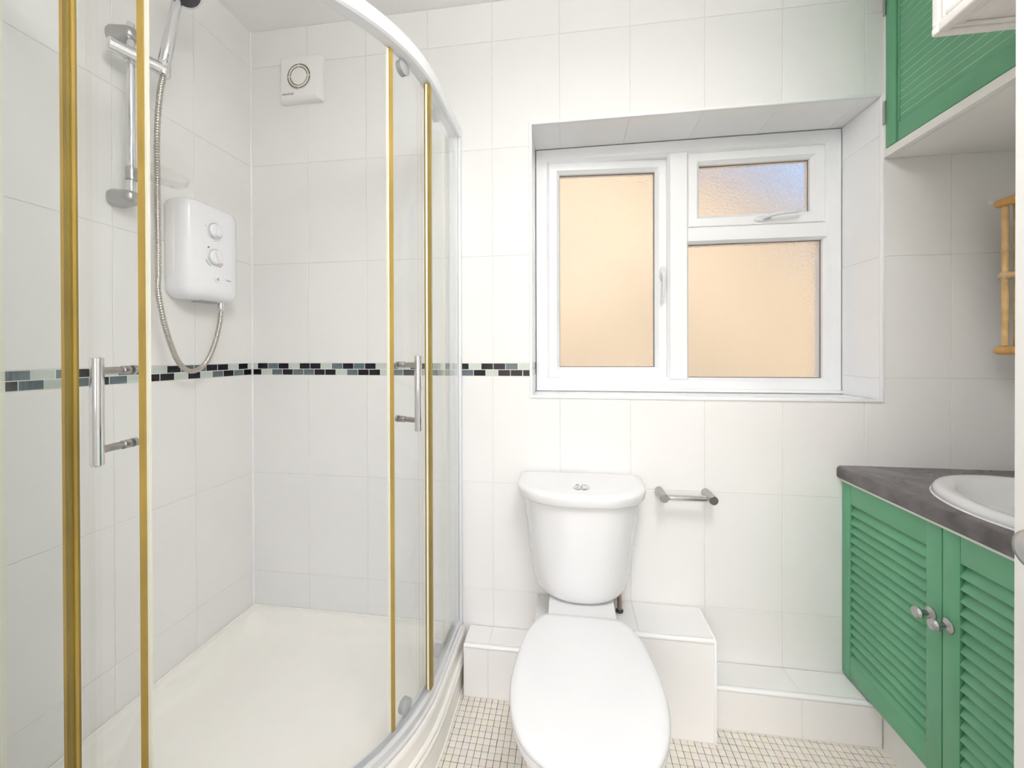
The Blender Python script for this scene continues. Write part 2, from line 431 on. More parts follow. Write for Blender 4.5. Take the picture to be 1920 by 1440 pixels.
# ------------------------------------------------------------------ floor mosaic
PT, FX, FY = .0209, -.36484, 1.3365
floor = struct(box('floor', XL, XR, YF, D, -.05, -.0012, 'floor_grout'))
def proj(x, y, z):
    c, s = math.cos(.13885), math.sin(.13885)
    dd = -x * s + y * c; z -= CAM_H
    return (960 + 741 * (x * c + y * s) / dd, 664 - 741 * z / dd) if dd > .05 else (-1, -1)
P_FL = Plane((0, 0, -.0012), (1, 0, 0), (0, 1, 0), (0, 0, 1))
fl_vis, fl_rest = [], []
for i in range(-6, 88):
    for j in range(-2, 74):
        a0, b1 = FX + i * PT, FY - j * PT
        x, y = a0 + PT / 2, b1 - PT / 2
        if x < -.45 or x > 1.0 or y < YF or y > 1.37: continue
        px, py = proj(x, y, 0)
        vis = (820 < px < 985 and 1296 < py < 1446 and px + (py - 1300) * .28 > 862 and px < 958 + max(0, py - 1330) * .33) or (1215 < px < 1700 and 1360 < py < 1446 and px > 1285 - (py - 1370) * .8 and px - (py - 1400) * .65 < 1665)
        (fl_vis if vis else fl_rest).append((x, y, py))
fl_vis.sort(key=lambda t: -t[2])
fl_rest += fl_vis[300:]; fl_vis = fl_vis[:300]
rf = random.Random(5)
fm = ['floor_a', 'floor_a', 'floor_b', 'floor_c']
for (x, y, _) in fl_vis:
    h = PT / 2
    o = tile(P_FL, R(x - h, x + h, y - h, y + h), floor, rf.choice(fm), 'mosaic_tile', gap=.0015, h=.0016, ch=.0004)
    o.matrix_local = P_FL.mtx(x, y) @ Matrix.Rotation(rf.uniform(-.035, .035), 4, 'Z') @ Matrix.Translation((rf.uniform(-.0003, .0003), rf.uniform(-.0003, .0003), 0))
bm = bmesh.new()
for (x, y, _) in fl_rest:
    h = PT / 2 - .00075; t = h - .0004; an = rf.uniform(-.035, .035); ca, sa = math.cos(an), math.sin(an)
    def q(r, z): return [Vector((x + r * (sx * ca - sy * sa), y + r * (sx * sa + sy * ca), z)) for sx, sy in ((-1, -1), (1, -1), (1, 1), (-1, 1))]
    bm_loft(bm, [q(h, -.0012), q(t, .0004)], cap0=False)
mo = finish(bm, 'mosaic_field', 'floor_a', floor, smooth=False)
for mm in ('floor_b', 'floor_c'): mo.data.materials.append(MATS[mm])
mi = 0
for k, p in enumerate(mo.data.polygons):
    if k % 5 == 0: mi = rf.choice((0, 0, 1, 2))
    p.material_index = mi
mo['kind'] = 'stuff'

# ------------------------------------------------------------------ tiled ledges and boxing
def ledge(name, label, x0, x1, y0, z1, joints, topjoints, trim=True, left_end=None, kind='ledge'):
    t = thing(name, label, kind, ((x0 + x1) / 2, (y0 + D) / 2, 0))
    e = .0013
    def part(o): o.parent = t; o.matrix_local = Matrix.Translation(-Vector(t.location)) @ o.matrix_local; return o
    part(box('core', x0 + e, x1 - e, y0 + e, D - .002, 0, z1 - e, 'grout'))
    pf = Plane((0, y0 + e, 0), (1, 0, 0), (0, 0, 1), (0, -1, 0)); ptp = Plane((0, 0, z1 - e), (1, 0, 0), (0, 1, 0), (0, 0, 1))
    xs = [x0] + joints + [x1]
    for a, b in zip(xs[:-1], xs[1:]): tile(pf, R(a, b, .002, z1 - .012), t, 'tile', h=e)
    xs = [x0] + topjoints + [x1]
    for a, b in zip(xs[:-1], xs[1:]): tile(ptp, R(a, b, y0 + .014, D - .002), t, 'tile', h=e)
    part(box('edge_trim', x0, x1, y0 - .003, y0 + .012, z1 - .011, z1 + .002, 'gloss_trim', bev=.005, seg=3))
    return t, part
ledge('tiled_ledge', 'low tiled ledge between the shower and the toilet', -.365, -.109, 1.350, .184, [-.276], [-.276])
tb, part = ledge('pipe_boxing', 'tall tiled box with white edging behind the toilet', -.109, .4525, 1.288, .320, [.2], [.224])
tilex = Plane((.4525 - .0013, 0, 0), (0, 1, 0), (0, 0, 1), (1, 0, 0))
tile(tilex, R(1.289, D - .002, .002, .315), tb, 'tile')
part(box('edge_trim', .446, .4545, 1.284, 1.2935, .0, .321, 'gloss_trim', bev=.003))
part(box('edge_trim', .4455, .4545, 1.290, D - .003, .3145, .3225, 'gloss_trim', bev=.003))
ledge('tiled_ledge', 'low tiled ledge with white edging running up to the green vanity', .4545, .948, 1.341, .137, [.724], [.724])

# ------------------------------------------------------------------ shower tray (quadrant)
CX, CY, RO = -.922, 1.170, .550
GX = -.405; RG = GX - CX; L1 = D - CY; L2 = PI / 2 * RG; L3 = CX - XL; LT = L1 + L2 + L3
def quad(i, z, ra=.002, rb=.002):
    x0, x1, y0, y1 = XL + i, CX + RO - i, CY - RO + i, D - i
    x0 = XL + .0012 + max(0, i - .024); y1 = D - .0012 - max(0, i - .024)
    p = round_poly([(x0, y1), (x0, y0), (x1, y0), (x1, y1)], [ra, rb, max(RO - i, .06), rb], 14)
    return [Vector((q.x, q.y, z)) for q in p]
tray = thing('shower_tray', 'cream acrylic quadrant shower tray with ribbed upstand', 'shower tray', (-.82, 1.03, 0))
def add(t, o):
    o.parent = t; o.matrix_local = Matrix.Translation(-Vector(t.location)); return o
rg = [(.0, .001), (.0, .006), (.004, .008), (.004, .082), (.001, .085), (.0, .09), (.001, .095), (.006, .098), (.006, .104), (.003, .107), (.002, .112), (.005, .117), (.012, .120), (.013, .158), (.010, .160), (.010, .172), (.014, .178), (.022, .180)]
rings = [quad(i, z) for i, z in rg]
rings += [quad(.030, .181), quad(.050, .181, .03, .03), quad(.056, .179, .035, .035), quad(.066, .150, .06, .05), quad(.078, .132, .09, .07), quad(.095, .126, .12, .09), quad(.15, .122, .07, .07), quad(.20, .120, .05, .05)]
add(tray, loft('tray_shell', rings, 'acrylic', angle=40))
for a, b, nm in [((XL + .004, D - .004, .1815), (GX - .035, D - .004, .1815), 'sealant'), ((XL + .004, D - .004, .1815), (XL + .004, CY - RG + .035, .1815), 'sealant')]:
    add(tray, tube(nm, [a, b], .0038, 'acrylic', None, 8))
add(tray, lathe('waste_cover', (-.62, .82, .119), (0, 0, 1), [(.001, .0), (.045, 0), (.045, .004), (.03, .008), (.001, .009)], 'chrome'))

# ------------------------------------------------------------------ shower enclosure
def pth(s, off):
    if s <= L1: return Vector((GX + off, D - s))
    if s <= L1 + L2:
        a = (s - L1) / RG; return Vector((CX + (RG + off) * math.cos(a), CY - (RG + off) * math.sin(a)))
    return Vector((CX - (s - L1 - L2), CY - RG - off))
def ribbon(name, s0, s1, o0, o1, z0, z1, m, bev=0, prof=None):
    n = max(2, int((s1 - s0) / .02)); rings = []
    prof = prof or [(o0, z0), (o1, z0), (o1, z1), (o0, z1)]
    for k in range(n + 1):
        s = s0 + (s1 - s0) * k / n
        rings.append([Vector((*pth(s, o), z)) for o, z in prof])
    return loft(name, rings, m, angle=30)
enc = thing('shower_enclosure', 'curved glass shower enclosure with two sliding doors and yellowed seals', 'shower screen', (-.82, 1.03, .181))
Z0, Z1 = .182, 2.052
tp = [(-.026, 2.012), (-.022, 2.008), (.008, 2.008), (.014, 2.012), (.017, 2.03), (.014, 2.048), (.006, 2.052), (-.020, 2.052), (-.026, 2.048)]
add(enc, ribbon('top_rail', .012, LT - .012, 0, 0, 0, 0, 'rail_white', prof=tp))
bp_ = [(-.024, .1815), (.016, .1815), (.016, .187), (.009, .190), (.007, .206), (-.002, .210), (-.005, .196), (-.016, .196), (-.018, .212), (-.023, .212)]
add(enc, ribbon('bottom_rail', .012, LT - .012, 0, 0, 0, 0, 'aluminium', prof=bp_))
bm = bmesh.new(); bm_box(bm, GX - .028, GX + .002, D - .034, D - .0005, Z0, Z1 - .002, .002); bm_box(bm, GX + .0025, GX + .012, D - .022, D - .0005, Z0, Z1, .003)
add(enc, finish(bm, 'wall_profile', 'rail_white'))
bm = bmesh.new(); yy = CY - RG; bm_box(bm, XL + .0005, XL + .034, yy - .002, yy + .028, Z0, Z1 - .002, .002)
add(enc, finish(bm, 'wall_profile', 'rail_white'))
def glass_side(right):
    tr = (lambda s: s) if right else (lambda s: LT - s)
    sg = (lambda a, b: (a, b)) if right else (lambda a, b: (LT - b, LT - a))
    fe = .328 if right else .303                # free edge of the fixed pane
    de = .4815 if right else LT - 1.007         # leading edge of the sliding door
    dt = de - .34
    fp = add(enc, ribbon('fixed_pane', *sg(.03, fe), -.001, .005, .205, 2.012, 'shower_glass'))
    def sub(p, o):
        o.parent = p; return o
    sub(fp, ribbon('seal', *sg(fe - .002, fe + .006), -.010, .007, .212, 2.004, 'amber_dark'))
    sub(fp, ribbon('seal_fin', *sg(fe + .0065, fe + .0095), -.004, .001, .214, 2.0, 'clear_seal' if right else 'amber_seal'))
    sub(fp, ribbon('seal_edge', *sg(fe - .010, fe - .0025), .0055, .0075, .214, 2.0, 'amber_seal'))
    dr = add(enc, ribbon('sliding_door', *sg(dt, de), -.020, -.014, .213, 2.012, 'shower_glass'))
    sub(dr, ribbon('seal', *sg(de - .004, de + .007), -.023, -.011, .216, 2.004, 'amber_seal'))
    sub(dr, ribbon('seal_fin', *sg(de + .0075, de + .0135), -.0195, -.0145, .218, 2.002, 'clear_seal'))
    sub(dr, ribbon('trailing_seal', *sg(dt - .003, dt + .002), -.022, -.011, .216, 1.96, 'clear_seal'))
    # bar handle
    hs = de - .034 if right else de - .028
    g = pth(tr(hs), -.014); hn = (pth(tr(hs), .1) - pth(tr(hs), 0)).normalized()
    b = g + hn * .058
    hd = sub(dr, rod('handle', (b.x, b.y, 1.004), (b.x, b.y, 1.203), .0098, 'chrome'))
    for z in (1.032, 1.178):
        bm = bmesh.new()
        bm_lathe(bm, (g.x, g.y, z), (hn.x, hn.y, 0), [(.0085, 0), (.0085, .012), (.0065, .0135), (.0065, .02), (.0072, .021), (.0072, .052)], 20)
        sub(dr, finish(bm, 'handle_post', 'satin_metal'))
        sub(dr, lathe('handle_washer', (g.x - hn.x * .0065, g.y - hn.y * .0065, z), (-hn.x, -hn.y, 0), [(.009, 0), (.009, .008), (.006, .01)], 'satin_metal', None, 20))
    for s, z in ((dt + .055, 1.992), (de - .055, 1.992), (dt + .06, .228), (de - .055, .236)):
        c = pth(tr(s), -.027); nn = (pth(tr(s), .1) - pth(tr(s), 0)).normalized()
        sub(dr, lathe('roller', (c.x - nn.x * .006, c.y - nn.y * .006, z), (nn.x, nn.y, 0), [(.015, 0), (.02, .003), (.02, .018), (.015, .021)], 'grey_plastic', None, 24))
glass_side(True); glass_side(False)

# ------------------------------------------------------------------ electric shower
def yz_round(y0, y1, z0, z1, r, i, x, bulge=.0):
    p = round_poly([(y0 + i, z0 + i), (y1 - i, z0 + i), (y1 - i, z1 - i), (y0 + i, z1 - i)], [max(r - i * .6, .006)] * 4, 8)
    return [Vector((x, q.x, q.y)) for q in p]
HY0, HY1, HZ0, HZ1 = 1.098, 1.302, 1.388, 1.718
HXF = -1.188
es = thing('electric_shower', 'white electric shower unit with two round dials on the left wall', 'shower unit', (XL, 1.2, 1.388))
add(es, loft('body', [yz_round(HY0, HY1, HZ0, HZ1, .034, i, x) for i, x in ((.004, XL + .0003), (.002, XL + .004), (.0, XL + .02), (.0, -1.225), (.003, -1.208), (.010, -1.197), (.022, -1.1905), (.045, HXF), (.07, HXF + .0005))], 'shower_white', angle=50))
add(es, box('side_panel', XL + .006, XL + .038, HY0 - .0012, HY0 + .002, HZ0 + .068, HZ1 - .03, 'fan_white', bev=.0006))
def dial(z, rot):
    c = Vector((HXF, 1.193, z))
    d = add(es, lathe('dial', c, (1, 0, 0), [(.0265, 0), (.0265, .003), (.024, .004), (.0225, .0105), (.02, .0125), (.001, .013)], 'shower_white', None, 40))
    o = lathe('dial_ring', c + Vector((.0008, 0, 0)), (1, 0, 0), [(.0235, .003), (.0272, .003), (.0272, .0052), (.0238, .0055)], 'chrome', None, 40); o.parent = d
    bm = bmesh.new(); bm_box(bm, 0, .012, -.006, .006, -.021, .021, .003)
    bmesh.ops.transform(bm, matrix=Matrix.Translation(c + Vector((.012, 0, 0))) @ Matrix.Rotation(rot, 4, 'X'), verts=bm.verts)
    o = finish(bm, 'dial_grip', 'shower_white'); o.parent = d
dial(1.626, -.25); dial(1.537, .32)
def arc_mark(name, c, r, a0, a1, m, w=.0022):
    pts = [c + Vector((0, math.cos(a0 + (a1 - a0) * k / 10) * r, math.sin(a0 + (a1 - a0) * k / 10) * r)) for k in range(11)]
    return add(es, tube(name, pts, w / 2, m, None, 6))
cd_ = Vector((HXF + .0002, 1.193, 1.537))
arc_mark('cold_mark', cd_, .036, math.radians(205), math.radians(245), 'ink_blue', .0018)
arc_mark('hot_mark', cd_, .036, math.radians(300), math.radians(335), 'ink_red', .0018)
arc_mark('stop_mark', cd_, .037, math.radians(124), math.radians(134), 'ink_red', .004)
arc_mark('setting_mark', Vector((HXF + .0002, 1.193, 1.626)), .035, math.radians(162), math.radians(170), 'ink_red', .0016)
arc_mark('setting_mark', Vector((HXF + .0002, 1.193, 1.626)), .034, math.radians(268), math.radians(275), 'ink', .0014)
bt = add(es, lathe('power_button', (HXF, 1.203, 1.464), (1, 0, 0), [(.0118, 0), (.0118, .002), (.0102, .0032), (.001, .0028)], 'fan_white', None, 32))
bm = bmesh.new(); pc = Vector((HXF + .0032, 1.203, 1.4635))
bm_tube(bm, [pc + Vector((0, .0036 * math.sin(a), .0036 * math.cos(a))) for a in [math.radians(40 + 280 * k / 16) for k in range(17)]], .0006, 6)
bm_tube(bm, [pc + Vector((0, 0, .001)), pc + Vector((0, 0, .0055))], .0006, 6)
o = finish(bm, 'power_symbol', 'ink'); o.parent = bt
mt = Matrix(((0, 0, 1, HXF + .0004), (1, 0, 0, 1.247), (0, 1, 0, 1.4665), (0, 0, 0, 1)))
add(es, lettering('lettering', 'Triton', .0085, mt, 'ink_blue', None))
add(es, lathe('outlet', (-1.226, 1.256, HZ0 - .028), (0, 0, 1), [(.0085, 0), (.0105, .003), (.0105, .012), (.009, .0125), (.009, .014), (.0105, .0145), (.0105, .03)], 'chrome', None, 24))
bm = bmesh.new(); bm_box(bm, XL + .02, HXF - .03, 1.17, 1.235, HZ0 - .004, HZ0 + .004, .002)
add(es, finish(bm, 'vent_strip', 'grey_plastic'))

# ------------------------------------------------------------------ riser rail, handset, hose, soap dish
RBX, RBY = -1.222, .962
rr = thing('shower_riser_rail', 'chrome shower riser rail with brackets on the left shower wall', 'shower rail', (XL, RBY, 1.64))
add(rr, rod('rail_tube', (RBX, RBY, 1.645), (RBX, RBY, 2.145), .0095, 'chrome'))
for z in (1.652, 2.112):
    c = []
    for x, ry, rz in ((XL + .0005, .024, .022), (XL + .012, .027, .024), (XL + .03, .025, .022), (XL + .058, .021, .019), (XL + .068, .016, .015), (XL + .071, .008, .008)):
        c.append([Vector((x, RBY + ry * math.copysign(abs(math.cos(a)) ** .7, math.cos(a)), z + rz * math.copysign(abs(math.sin(a)) ** .7, math.sin(a)))) for a in [2 * PI * k / 24 for k in range(24)]])
    add(rr, loft('bracket', c, 'satin_metal', angle=50))
# slider: cradle through the rail with an arm to the handset
sl = add(rr, rod('slider', (RBX - .008, RBY - .052, 2.052), (-1.175, 1.022, 2.046), .018, 'chrome', None, 24, .003))
o = lathe('slider_collar', (RBX, RBY, 2.028), (0, 0, 1), [(.013, 0), (.017, .003), (.017, .043), (.013, .046)], 'chrome', None, 24); o.parent = sl; o.matrix_local = Matrix()
o = lathe('cradle', (-1.178, 1.016, 2.026), (0, 0, 1), [(.013, 0), (.0165, .003), (.0175, .036), (.015, .039)], 'chrome', None, 24); o.parent = sl; o.matrix_local = Matrix()
HB = Vector((-1.178, 1.016, 2.060)); hdv = Vector((.026, .014, .175))
hs = thing('hand_shower', 'chrome hand shower with a dark spray face in the rail cradle', 'shower head', tuple(HB))
add(hs, lathe('handle', HB - hdv * .15, hdv, [(.009, 0), (.011, .004), (.011, .026), (.0125, .028), (.0145, .032), (.0155, .07), (.0145, .12), (.0125, .165), (.0125, .205), (.013, .228), (.009, .236)], 'chrome', None, 28, 50))
hax = Vector((.72, -.22, -.62)).normalized(); hc = HB + hdv * 1.40 + hax * .026
add(hs, lathe('head', hc - hax * .022, hax, [(.002, -.008), (.02, -.006), (.038, .004), (.046, .016), (.047, .024), (.044, .027), (.002, .0272)], 'chrome', None, 36, 50))
add(hs, lathe('spray_face', hc + hax * .0054, hax, [(.040, 0), (.0405, .002), (.038, .0032), (.001, .0034)], 'dark_plastic', None, 36))
hp = spline([(-1.178, 1.015, 2.0255), (-1.178, 1.004, 1.96), (-1.200, 1.015, 1.86), (-1.238, 1.047, 1.755), (-1.246, 1.054, 1.69), (-1.236, 1.046, 1.60), (-1.214, 1.028, 1.46), (-1.204, 1.019, 1.39), (-1.202, 1.040, 1.28), (-1.208, 1.082, 1.185), (-1.212, 1.130, 1.152), (-1.218, 1.185, 1.176), (-1.223, 1.226, 1.242), (-1.226, 1.250, 1.315), (-1.226, 1.256, 1.359)], 24)
L = [0]
for a, b in zip(hp[:-1], hp[1:]): L.append(L[-1] + (b - a).length)
res_, k = [], 0; stp = .0019; n = int(L[-1] / stp)
for i in range(n + 1):
    d = L[-1] * i / n
    while k < len(L) - 2 and L[k + 1] < d: k += 1
    t = (d - L[k]) / max(1e-9, L[k + 1] - L[k]); res_.append(hp[k].lerp(hp[k + 1], t))
ho = tube('shower_hose', res_, lambda i: .0078 if (i // 2) % 2 else .0066, 'hose_metal', None, 12)
tag(ho, 'ribbed metal shower hose hanging in a loop below the shower unit', 'hose')
sdh = thing('soap_dish', 'clear plastic soap dish clipped on the riser rail', 'soap dish', (RBX + .01, RBY + .02, 1.712))
def dish(r, z, sc=1.): return [Vector((RBX + .045 + r * .62 * math.cos(a), RBY + .045 + r * math.sin(a), z)) for a in [2 * PI * k / 32 for k in range(32)]]
add(sdh, loft('dish', [dish(.060, 1.716), dish(.072, 1.724), dish(.078, 1.742), dish(.0755, 1.742), dish(.070, 1.727), dish(.058, 1.720)], 'clear_plastic', angle=40))
def clip(r, z): return [Vector((RBX + r * math.cos(2 * PI * k / 24), RBY + r * math.sin(2 * PI * k / 24), z)) for k in range(24)]
add(sdh, loft('clip', [clip(.0102, 1.700), clip(.0135, 1.702), clip(.0135, 1.736), clip(.0102, 1.738), clip(.0102, 1.700)], 'satin_metal', cap0=False, cap1=False))

# ------------------------------------------------------------------ extractor fan
FCX, FCZ, FH = -1.041, 2.296, .090
fan = thing('extractor_fan', 'square white extractor fan on the back wall above the shower', 'extractor fan', (FCX, D, FCZ - FH))
def sq(h, y, r): return [Vector((q.x, y, q.y)) for q in round_poly([(FCX - h, FCZ - h), (FCX + h, FCZ - h), (FCX + h, FCZ + h), (FCX - h, FCZ + h)], [r] * 4, 6)]
FYF = D - .030
add(fan, loft('cover', [sq(FH, D - .0005, .008), sq(FH, D - .012, .008), sq(FH - .004, D - .021, .010), sq(FH - .013, FYF + .001, .012), sq(FH - .018, FYF, .012)], 'fan_white', angle=50))
def annulus(name, r0, r1, y0, y1, m, par):
    bm = bmesh.new(); n = 48; c = Vector((FCX + .001, 0, FCZ))
    rings = []
    for r, y in ((r0, y0), (r0, y1), (r1, y1), (r1, y0)): rings.append([c + Vector((r * math.cos(2 * PI * k / n), y, r * math.sin(2 * PI * k / n))) for k in range(n)])
    bm_loft(bm, rings + [rings[0]], cap0=False, cap1=False)
    o = finish(bm, name, m); add(par, o); return o
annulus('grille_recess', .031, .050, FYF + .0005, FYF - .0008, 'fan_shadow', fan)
annulus('grille_ring', .0385, .0425, FYF - .0006, FYF - .0035, 'fan_white', fan)
annulus('grille_rim', .0495, .0525, FYF + .0005, FYF - .0025, 'fan_white', fan)
add(fan, lathe('grille_cap', (FCX + .001, FYF + .0005, FCZ), (0, -1, 0), [(.0335, 0), (.0335, .003), (.032, .004), (.001, .0045)], 'fan_white', None, 48))
for k in range(4):
    bm = bmesh.new(); bm_box(bm, -.0012, .0012, -.0015, .0015, .032, .051)
    bmesh.ops.transform(bm, matrix=Matrix.Translation((FCX + .001, FYF - .0015, FCZ)) @ Matrix.Rotation(k * PI / 2, 4, 'Y'), verts=bm.verts)
    add(fan, finish(bm, 'spoke', 'fan_white'))
mt = Matrix(((1, 0, 0, FCX - .048), (0, 0, -1, FYF - .0003), (0, 1, 0, FCZ - .066), (0, 0, 0, 1)))
add(fan, lettering('lettering', 'MANROSE', .0105, mt, 'ink', None, .25))

# ------------------------------------------------------------------ toilet
TX = .043
wc = thing('toilet', 'white close-coupled toilet with closed lid', 'toilet', (TX, 1.05, 0))
lidp = [(0, 1.182), (.085, 1.181), (.118, 1.172), (.150, 1.118), (.168, 1.045), (.1775, .965), (.1765, .900), (.163, .835), (.132, .778), (.085, .743), (.040, .7305), (0, .728)]
half = spline([(x, y, 0) for x, y in lidp], 6)
outl = [Vector((p.x, p.y)) for p in half] + [Vector((-p.x, p.y)) for p in half[-2:0:-1]]
cyl = .965
def lring(sc, z, dz=0, grow=0):
    out = []
    for p in outl:
        q = Vector((p.x, p.y - cyl)); l = q.length; q = q * sc + q.normalized() * grow if l > 1e-6 else q
        out.append(Vector((TX + q.x, cyl + q.y, z + dz * (1 - (q.length / .2) ** 2))))
    return out
LZ = .420
lid_rings = [lring(1, LZ - .004, 0, -.006), lring(1, LZ, 0, -.001), lring(1, LZ + .006, 0, .0), lring(1, LZ + .011, 0, -.002), lring(1, LZ + .0145, 0, -.006), lring(.90, LZ + .0165, 0), lring(.75, LZ + .0180), lring(.5, LZ + .0192), lring(.25, LZ + .020), lring(.02, LZ + .020)]
add(wc, loft('lid', lid_rings, 'seat_plastic', angle=60))
add(wc, loft('seat', [lring(1, LZ - .022, 0, -.008), lring(1, LZ - .020, 0, -.003), lring(1, LZ - .012, 0, -.002), lring(1, LZ - .006, 0, -.005), lring(.6, LZ - .0055)], 'seat_plastic', angle=60))
# pan: rim follows the seat, then tapers to the pedestal
def pring(z, s, yc, yscale, rear=0):
    out = []
    for p in outl:
        x = p.x * s; y = yc + (p.y - cyl) * yscale
        out.append(Vector((TX + x, y, z)))
    return out
pan = [pring(.0, .60, 1.02, .92), pring(.012, .60, 1.02, .92), pring(.03, .58, 1.02, .90), pring(.12, .54, 1.02, .86), pring(.20, .58, 1.015, .87), pring(.27, .72, 1.0, .92), pring(.33, .87, .985, .96), pring(.375, .93, .975, .965), pring(.393, .935, .972, .965), pring(.398, .92, .972, .955)]
add(wc, loft('pan', pan, 'porcelain', angle=60))
shelf = [[Vector((TX + q.x * s, 1.275 + q.y, z)) for q in round_poly([(-.103, -.16), (.103, -.16), (.103, .13), (-.103, .13)], [.03] * 4, 6)] for s, z in ((.88, .326), (.95, .355), (1., .385), (1., .409), (.985, .4135))]
add(wc, loft('cistern_shelf', shelf, 'porcelain', angle=50))
for s in (-1, 1): add(wc, lathe('hinge', (TX + s * .078, 1.187, .4135), (0, 0, 1), [(.012, 0), (.012, .009), (.008, .012)], 'seat_plastic', None, 20))
def cring(z, w, yf, bow, r, yb=1.442):
    ys, n, e = min(yf + .155, yb - .03), 40, 2 / 2.35
    pts = [Vector((w, yb)), Vector((-w, yb))]
    for k in range(n + 1):
        t = PI - PI * k / n; c, s_ = math.cos(t), math.sin(t)
        pts.append(Vector((w * math.copysign(abs(c) ** e, c), ys - (ys - yf) * max(s_, 0) ** e)))
    return [Vector((TX + q.x, q.y, z)) for q in round_poly(pts, [.012, .012] + [0] * (n + 1), 5)]
cist = [cring(.415, .090, 1.280, .03, .02), cring(.4165, .118, 1.266, .04, .026), cring(.421, .137, 1.255, .045, .028), cring(.430, .150, 1.248, .05, .03), cring(.445, .158, 1.244, .052, .03), cring(.47, .163, 1.242, .055, .03), cring(.55, .172, 1.237, .06, .03), cring(.65, .184, 1.230, .065, .03), cring(.735, .194, 1.226, .07, .03)]
add(wc, loft('cistern', cist, 'porcelain', angle=50))
cl = [cring(.733, .202, 1.222, .075, .03), cring(.735, .207, 1.215, .078, .034), cring(.742, .210, 1.211, .08, .036), cring(.762, .212, 1.208, .08, .038), cring(.769, .211, 1.210, .08, .038), cring(.7735, .205, 1.216, .08, .036), cring(.775, .185, 1.23, .08, .034), cring(.7765, .12, 1.27, .06, .03)]
add(wc, loft('cistern_lid', cl, 'porcelain', angle=50))
fb = add(wc, lathe('flush_button', (TX, 1.282, .776), (0, 0, 1), [(.027, 0), (.027, .002), (.024, .005), (.0215, .0055), (.0205, .004), (.001, .0045)], 'chrome', None, 36))
bm = bmesh.new(); bm_lathe(bm, (TX - .004, 1.284, .7795), (0, 0, 1), [(.010, 0), (.010, .002), (.008, .0032), (.001, .0036)], 24)
o = finish(bm, 'half_flush', 'chrome'); o.parent = fb; o.matrix_local = Matrix()
add(wc, rod('supply_pipe', (.176, 1.392, .3215), (.176, 1.392, .43), .0075, 'copper'))
add(wc, lathe('pipe_collar', (.176, 1.392, .3205), (0, 0, 1), [(.0085, 0), (.013, .0), (.013, .004), (.0085, .004)], 'dark_plastic', None, 24))

# ------------------------------------------------------------------ toilet roll holder
th = thing('toilet_roll_holder', 'chrome toilet roll holder with two posts beside the cistern', 'roll holder', (.398, D, .72))
for x in (.3205, .4755):
    add(th, rod('post', (x, D - .0005, .722), (x, 1.372, .722), .0145, 'satin_metal', None, 28, .001))
add(th, rod('roller_bar', (.3385, 1.389, .721), (.4575, 1.389, .721), .0105, 'chrome', None, 24))
for a, b in ((.335, .3385), (.4575, .461)): add(th, rod('bar_neck', (a, 1.389, .721), (b, 1.389, .721), .0055, 'chrome', None, 20, .0004))

# ------------------------------------------------------------------ window
w1 = thing('window_1', 'white framed window with three obscured glass panes', 'window', ((WX0 + WX1) / 2, RY, WZ0)); del w1['category']; struct(w1)
FX0, FX1, FZ0, FZ1 = WX0 + .002, WX1 - .002, WZ0 + .002, WZ1 - .002
MXc = .437; TZ = 1.672
FYo = RY + .065
def prof_frame(name, x0, x1, z0, z1, w, y0, y1, m, step=.012):
    """mitred picture-frame profile: flat face, sloped bead inwards"""
    prof = [(0, y1), (0, y0 + .002), (.002, y0), (w - step, y0), (w - step * .35, y0 + .010), (w, y0 + .014), (w, y1)]
    rings = []
    for d, y in prof: rings.append([Vector((x0 + d, y, z0 + d)), Vector((x1 - d, y, z0 + d)), Vector((x1 - d, y, z1 - d)), Vector((x0 + d, y, z1 - d))])
    bm = bmesh.new(); bm_loft(bm, rings + [rings[0]], cap0=False, cap1=False)
    return finish(bm, name, m, angle=20)
add(w1, prof_frame('outer_frame', FX0, FX1, FZ0, FZ1, .056, RY, FYo, 'upvc'))
def bar(name, x0, x1, z0, z1, vert):
    bm = bmesh.new(); s = .009
    if vert: pr = [(x0, RY + .014), (x0 + s, RY), (x1 - s, RY), (x1, RY + .014), (x1, FYo - .001), (x0, FYo - .001)]; rings = [[Vector((x, y, z)) for x, y in pr] for z in (z0, z1)]
    else: pr = [(z0, RY + .014), (z0 + s, RY), (z1 - s, RY), (z1, RY + .014), (z1, FYo - .001), (z0, FYo - .001)]; rings = [[Vector((x, y, z)) for z, y in pr] for x in (x0, x1)]
    bm_loft(bm, rings); return finish(bm, name, 'upvc', angle=20)
add(w1, bar('mullion', MXc - .040, MXc + .040, FZ0 + .05, FZ1 - .05, True))
add(w1, bar('transom', MXc + .035, FX1 - .05, TZ - .034, TZ + .034, False))
def pane(name, x0, x1, z0, z1, y, par=None):
    g = box(name, x0, x1, y, y + .006, z0, z1, 'frosted'); return g
def gasket(x0, x1, z0, z1, y, w=.002):
    bm = bmesh.new()
    for a in ((x0, x1, z0, z0 + w), (x0, x1, z1 - w, z1), (x0, x0 + w, z0 + w, z1 - w), (x1 - w, x1, z0 + w, z1 - w)): bm_box(bm, a[0], a[1], y - .0015, y, a[2], a[3])
    return finish(bm, 'gasket', 'gasket', smooth=False)
# fixed lower right light
bx0, bx1, bz0, bz1 = MXc + .040, FX1 - .056, FZ0 + .056, TZ - .034
add(w1, pane('pane', bx0 - .006, bx1 + .006, bz0 - .006, bz1 + .006, RY + .030)); add(w1, gasket(bx0, bx1, bz0, bz1, RY + .029))
